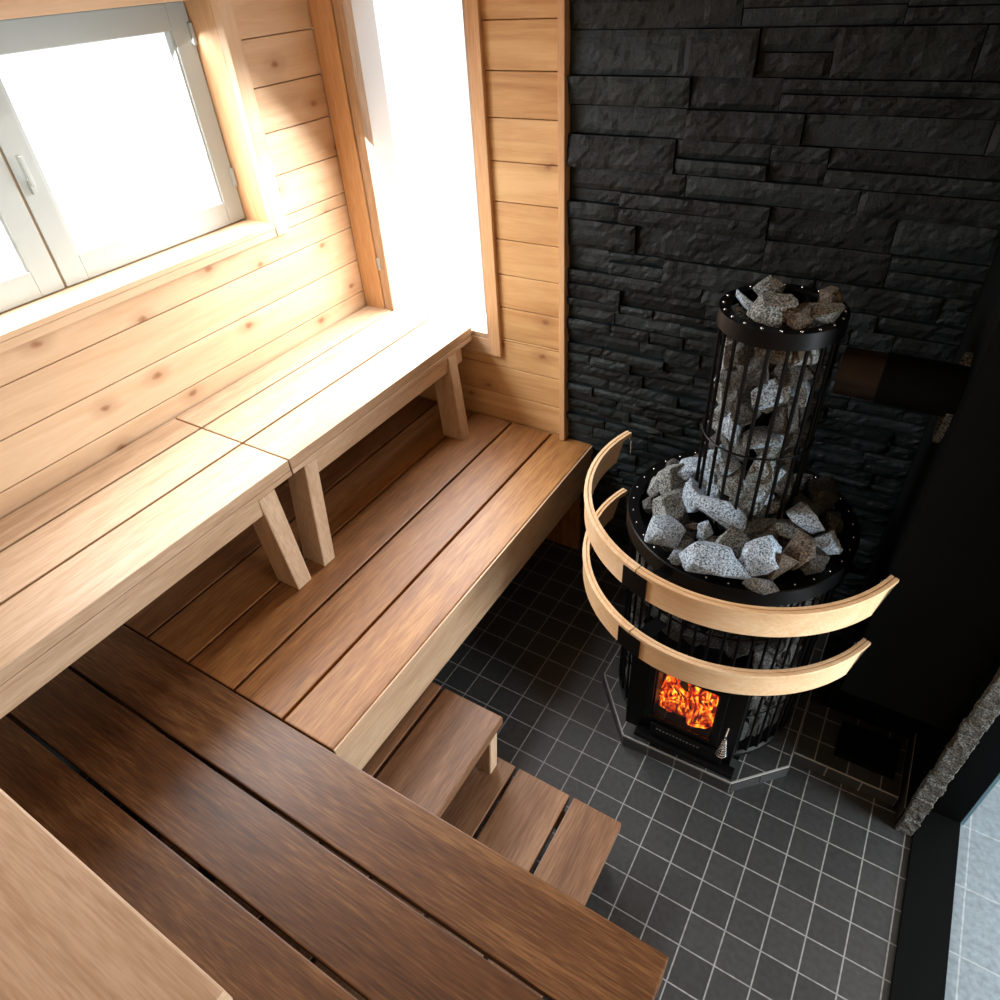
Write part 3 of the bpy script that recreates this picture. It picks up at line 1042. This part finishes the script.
# ---------------------------------------------------------------- stones
def rock_mesh(seed, sx, sy, sz, cuts=2):
    r = random.Random(seed)
    bm = bmesh.new()
    n = 13
    for k in range(n):
        d = Vector((r.gauss(0, 1), r.gauss(0, 1), r.gauss(0, 1))).normalized()
        q = r.uniform(.86, 1.08)
        bm.verts.new((d.x * q, d.y * q, d.z * q))
    res = bmesh.ops.convex_hull(bm, input=bm.verts)
    junk = [g_ for g_ in res['geom_interior'] + res['geom_unused'] if isinstance(g_, bmesh.types.BMVert)]
    bmesh.ops.delete(bm, geom=list(set(junk)), context='VERTS')
    bmesh.ops.triangulate(bm, faces=bm.faces[:])
    bmesh.ops.bevel(bm, geom=bm.edges[:], offset=.03, segments=1, affect='EDGES')
    bmesh.ops.triangulate(bm, faces=bm.faces[:])
    for c in range(cuts):
        bmesh.ops.subdivide_edges(bm, edges=[e for e in bm.edges if e.calc_length() > .16], cuts=1, use_grid_fill=False)
        bmesh.ops.triangulate(bm, faces=bm.faces[:])
    off = Vector((seed * 3.1, seed * 1.7, 0))
    for v in bm.verts:
        d = v.co.normalized()
        v.co += d * (0.06 * noise.noise(v.co * 2.2 + off) + 0.03 * noise.noise(v.co * 6 + off) + 0.022 * noise.noise(v.co * 13 + off))
    mx = [max(abs(v.co[i]) for v in bm.verts) for i in range(3)]
    for v in bm.verts:
        v.co = Vector((v.co.x / mx[0] * sx, v.co.y / mx[1] * sy, v.co.z / mx[2] * sz))
    bmesh.ops.recalc_face_normals(bm, faces=bm.faces)
    me = bpy.data.meshes.new('stove_stone')
    bm.to_mesh(me)
    bm.free()
    return me


def stone(seed, loc, size, rot, m, label, group):
    me = rock_mesh(seed, *size)
    me.materials.append(MT[m])
    o = bpy.data.objects.new('stove_stone', me)
    C.objects.link(o)
    o.location = loc
    o.rotation_euler = [math.radians(a) for a in rot]
    tag(o, label, 'stone', group)
    return o


# camera's right is roughly (0.85, 0.52); a stone's long side is turned with rot z
G1 = 'stones heaped in the basin'
basin = [
    (1, (1.622, -0.560, .955), (.066, .040, .034), (10, -25, 75), 'rock_grey', 'elongated grey stone leaning at the far left of the heap'),
    (2, (1.672, -0.488, .980), (.058, .044, .038), (0, 10, 50), 'rock_light', 'pale stone at the back left of the heap, against the cage foot'),
    (3, (1.668, -0.668, .955), (.070, .044, .036), (0, -20, 70), 'rock_grey', 'dark grey wedge-shaped stone behind the round pale one at left'),
    (4, (1.722, -0.622, .992), (.046, .042, .038), (0, 0, 20), 'rock_light', 'small rounded pale stone beside the large bluish slab'),
    (5, (1.805, -0.672, .998), (.082, .046, .034), (12, 22, 5), 'rock_light', 'largest smooth bluish white slab sloping left of the cage'),
    (6, (1.800, -0.600, .985), (.050, .036, .030), (0, 10, 0), 'rock_brown', 'dark brown stone wedged behind the large bluish slab'),
    (7, (1.692, -0.762, .952), (.044, .046, .046), (0, 0, 0), 'rock_light', 'rounded pale stone by the rim at the left front'),
    (8, (1.742, -0.692, .935), (.032, .012, .012), (0, 0, 30), 'rock_brown', 'thin pinkish sliver between the left stones'),
    (9, (1.779, -0.715, .948), (.022, .028, .032), (0, 20, 0), 'rock_light', 'little upright white stone in the middle of the left side'),
    (10, (1.871, -0.735, .955), (.050, .042, .038), (0, 0, 30), 'rock_grey', 'streaked grey stone in the centre front, above the speckled slab'),
    (11, (1.845, -0.818, .950), (.078, .054, .044), (16, 16, 12), 'rock_light', 'biggest speckled grey slab at the front rim'),
    (12, (1.752, -0.800, .915), (.030, .034, .026), (0, 0, 0), 'rock_light', 'small bluish stone tucked against the front left rim'),
    (14, (1.928, -0.662, .945), (.040, .028, .024), (0, 0, 10), 'rock_dark', 'small dark stone between the slab and the right heap'),
    (15, (1.966, -0.620, .965), (.066, .026, .022), (0, 15, 5), 'rock_grey', 'long narrow brownish grey stone right of the cage'),
    (16, (2.000, -0.592, .998), (.060, .040, .030), (-10, 20, 10), 'rock_light', 'angular bluish white stone on top of the right side'),
    (17, (2.035, -0.440, .965), (.040, .046, .050), (0, 0, 20), 'rock_dark', 'dark blocky stone at the far right behind the white one'),
    (18, (2.074, -0.612, .952), (.046, .034, .040), (0, 30, 40), 'rock_light', 'pale three-cornered stone at the right rim'),
    (19, (2.060, -0.684, .940), (.038, .034, .034), (0, 0, 25), 'rock_dark', 'dark cube-like stone with pale edge at the right front'),
    (20, (1.940, -0.755, .965), (.046, .046, .050), (0, 0, 0), 'rock_light', 'tall pale stone in the front right cluster'),
    (21, (1.990, -0.765, .955), (.040, .034, .038), (0, 0, 0), 'rock_brown', 'brown-faced stone in the front right cluster'),
    (22, (2.012, -0.690, .962), (.036, .046, .050), (0, 20, 0), 'rock_brown', 'rust brown stone standing behind the brown-faced one'),
    (23, (1.966, -0.806, .916), (.040, .020, .020), (0, 0, 10), 'rock_light', 'flat pale chip at the very front of the rim'),
    (24, (1.812, -0.722, .935), (.036, .022, .016), (0, 0, 30), 'rock_grey', 'flat grey chip under the big bluish slab'),
    (25, (1.735, -0.755, .915), (.044, .036, .030), (0, 0, 0), 'rock_dark', 'dark stone low down at the left front, between pale ones'),
    (26, (1.905, -0.640, .955), (.046, .030, .034), (0, 0, 40), 'rock_dark', 'dark blocky stone at the foot of the cage'),
    (27, (1.985, -0.520, .965), (.046, .042, .040), (0, 0, 10), 'rock_dark', 'brown-black stone under the right side of the cage'),
    (28, (2.015, -0.640, .925), (.050, .036, .034), (0, 0, 10), 'rock_dark', 'dark stone filling the gap beneath the angular white one'),
]
for sd, loc, size, rot, m, lab in basin:
    stone(sd, loc, [q * 1.16 for q in size], rot, m, lab, G1)
rb = random.Random(77)
for k in range(30):                                  # lower layer filling the basin
    dg = k * 12 + rb.uniform(-3, 3)
    r_ = .246 if k % 2 else .190
    if 20 < dg < 70:
        pass
    stone(200 + k, pol(r_, dg, .908 + rb.uniform(-.004, .008)), (rb.uniform(.036, .046), rb.uniform(.030, .038), .036), (0, 0, rb.uniform(0, 180)), 'rock_dark' if k % 3 else 'rock_grey',
          'dark stone of the lower layer filling the basin of the stove', 'lower layer of stones in the basin')

G2 = 'stones on top of the cage'
topst = [
    (41, (1.790, -0.475, 1.545), (.040, .034, .032), (0, 20, 20), 'rock_grey', 'grey angular stone at the back left of the cage top'),
    (42, (1.822, -0.605, 1.558), (.048, .038, .034), (0, 0, 10), 'rock_grey', 'large rounded speckled stone at the front of the cage top'),
    (43, (1.757, -0.560, 1.546), (.038, .014, .014), (0, 30, -25), 'rock_light', 'thin pale shard leaning on the rim of the cage top'),
    (44, (1.882, -0.600, 1.546), (.034, .032, .030), (0, 0, 0), 'rock_brown', 'rusty brown stone in the front middle of the cage top'),
    (45, (1.925, -0.480, 1.550), (.028, .028, .028), (0, 0, 0), 'rock_brown', 'small tan stone at the back right of the cage top'),
    (46, (1.930, -0.560, 1.548), (.038, .034, .030), (0, 10, 20), 'rock_grey', 'greenish grey stone at the right of the cage top'),
]
for sd, loc, size, rot, m, lab in topst:
    stone(sd, loc, [q * 1.10 for q in size], rot, m, lab, G2)

rc = random.Random(15)
z = .935
row = 0
while z < 1.515:
    n = 7
    for k in range(n):
        dg = (k + .5 * (row % 2)) * 360 / 7 + rc.uniform(-12, 12)
        m = rc.choices(['rock_light', 'rock_grey', 'rock_dark', 'rock_brown', 'rock_mixed'], [2.6, 4, 4, 1, 1.5])[0]
        tilt = rc.uniform(-35, 35)
        stone(300 + row * 10 + k, pol(.088, dg, z + rc.uniform(-.012, .012)), (.040, .054, rc.uniform(.044, .062)), (tilt, rc.uniform(-12, 12), dg), m,
              'rough stone held behind the bars of the upright cage', 'stones inside the upright cage')
    z += .059
    row += 1

# stones behind the bars of the stove mantle
protos = [rock_mesh(500 + k, .030, .050, .056) for k in range(5)]
ms = ['rock_shade', 'rock_dark', 'rock_shade', 'rock_shade', 'rock_dark']
for me, m in zip(protos, ms):
    me.materials.append(MT[m])
k = 0
for row in range(8):
    z = .155 + row * .094
    for j in range(18):
        dg = -215 + j * 14.4 + (7.2 if row % 2 else 0)
        if z < .56 and -134 < dg < -46:
            continue
        o = bpy.data.objects.new('stove_stone', protos[rc.randrange(5)])
        C.objects.link(o)
        o.location = pol(.262, dg, z + rc.uniform(-.01, .01))
        o.rotation_euler = (math.radians(rc.choice([0, 180]) + rc.uniform(-18, 18)), 0, math.radians(dg))
        tag(o, 'stone coloured dark as in shade, packed behind the vertical bars of the stove body', 'stone', 'stones behind the bars of the stove body')
        k += 1
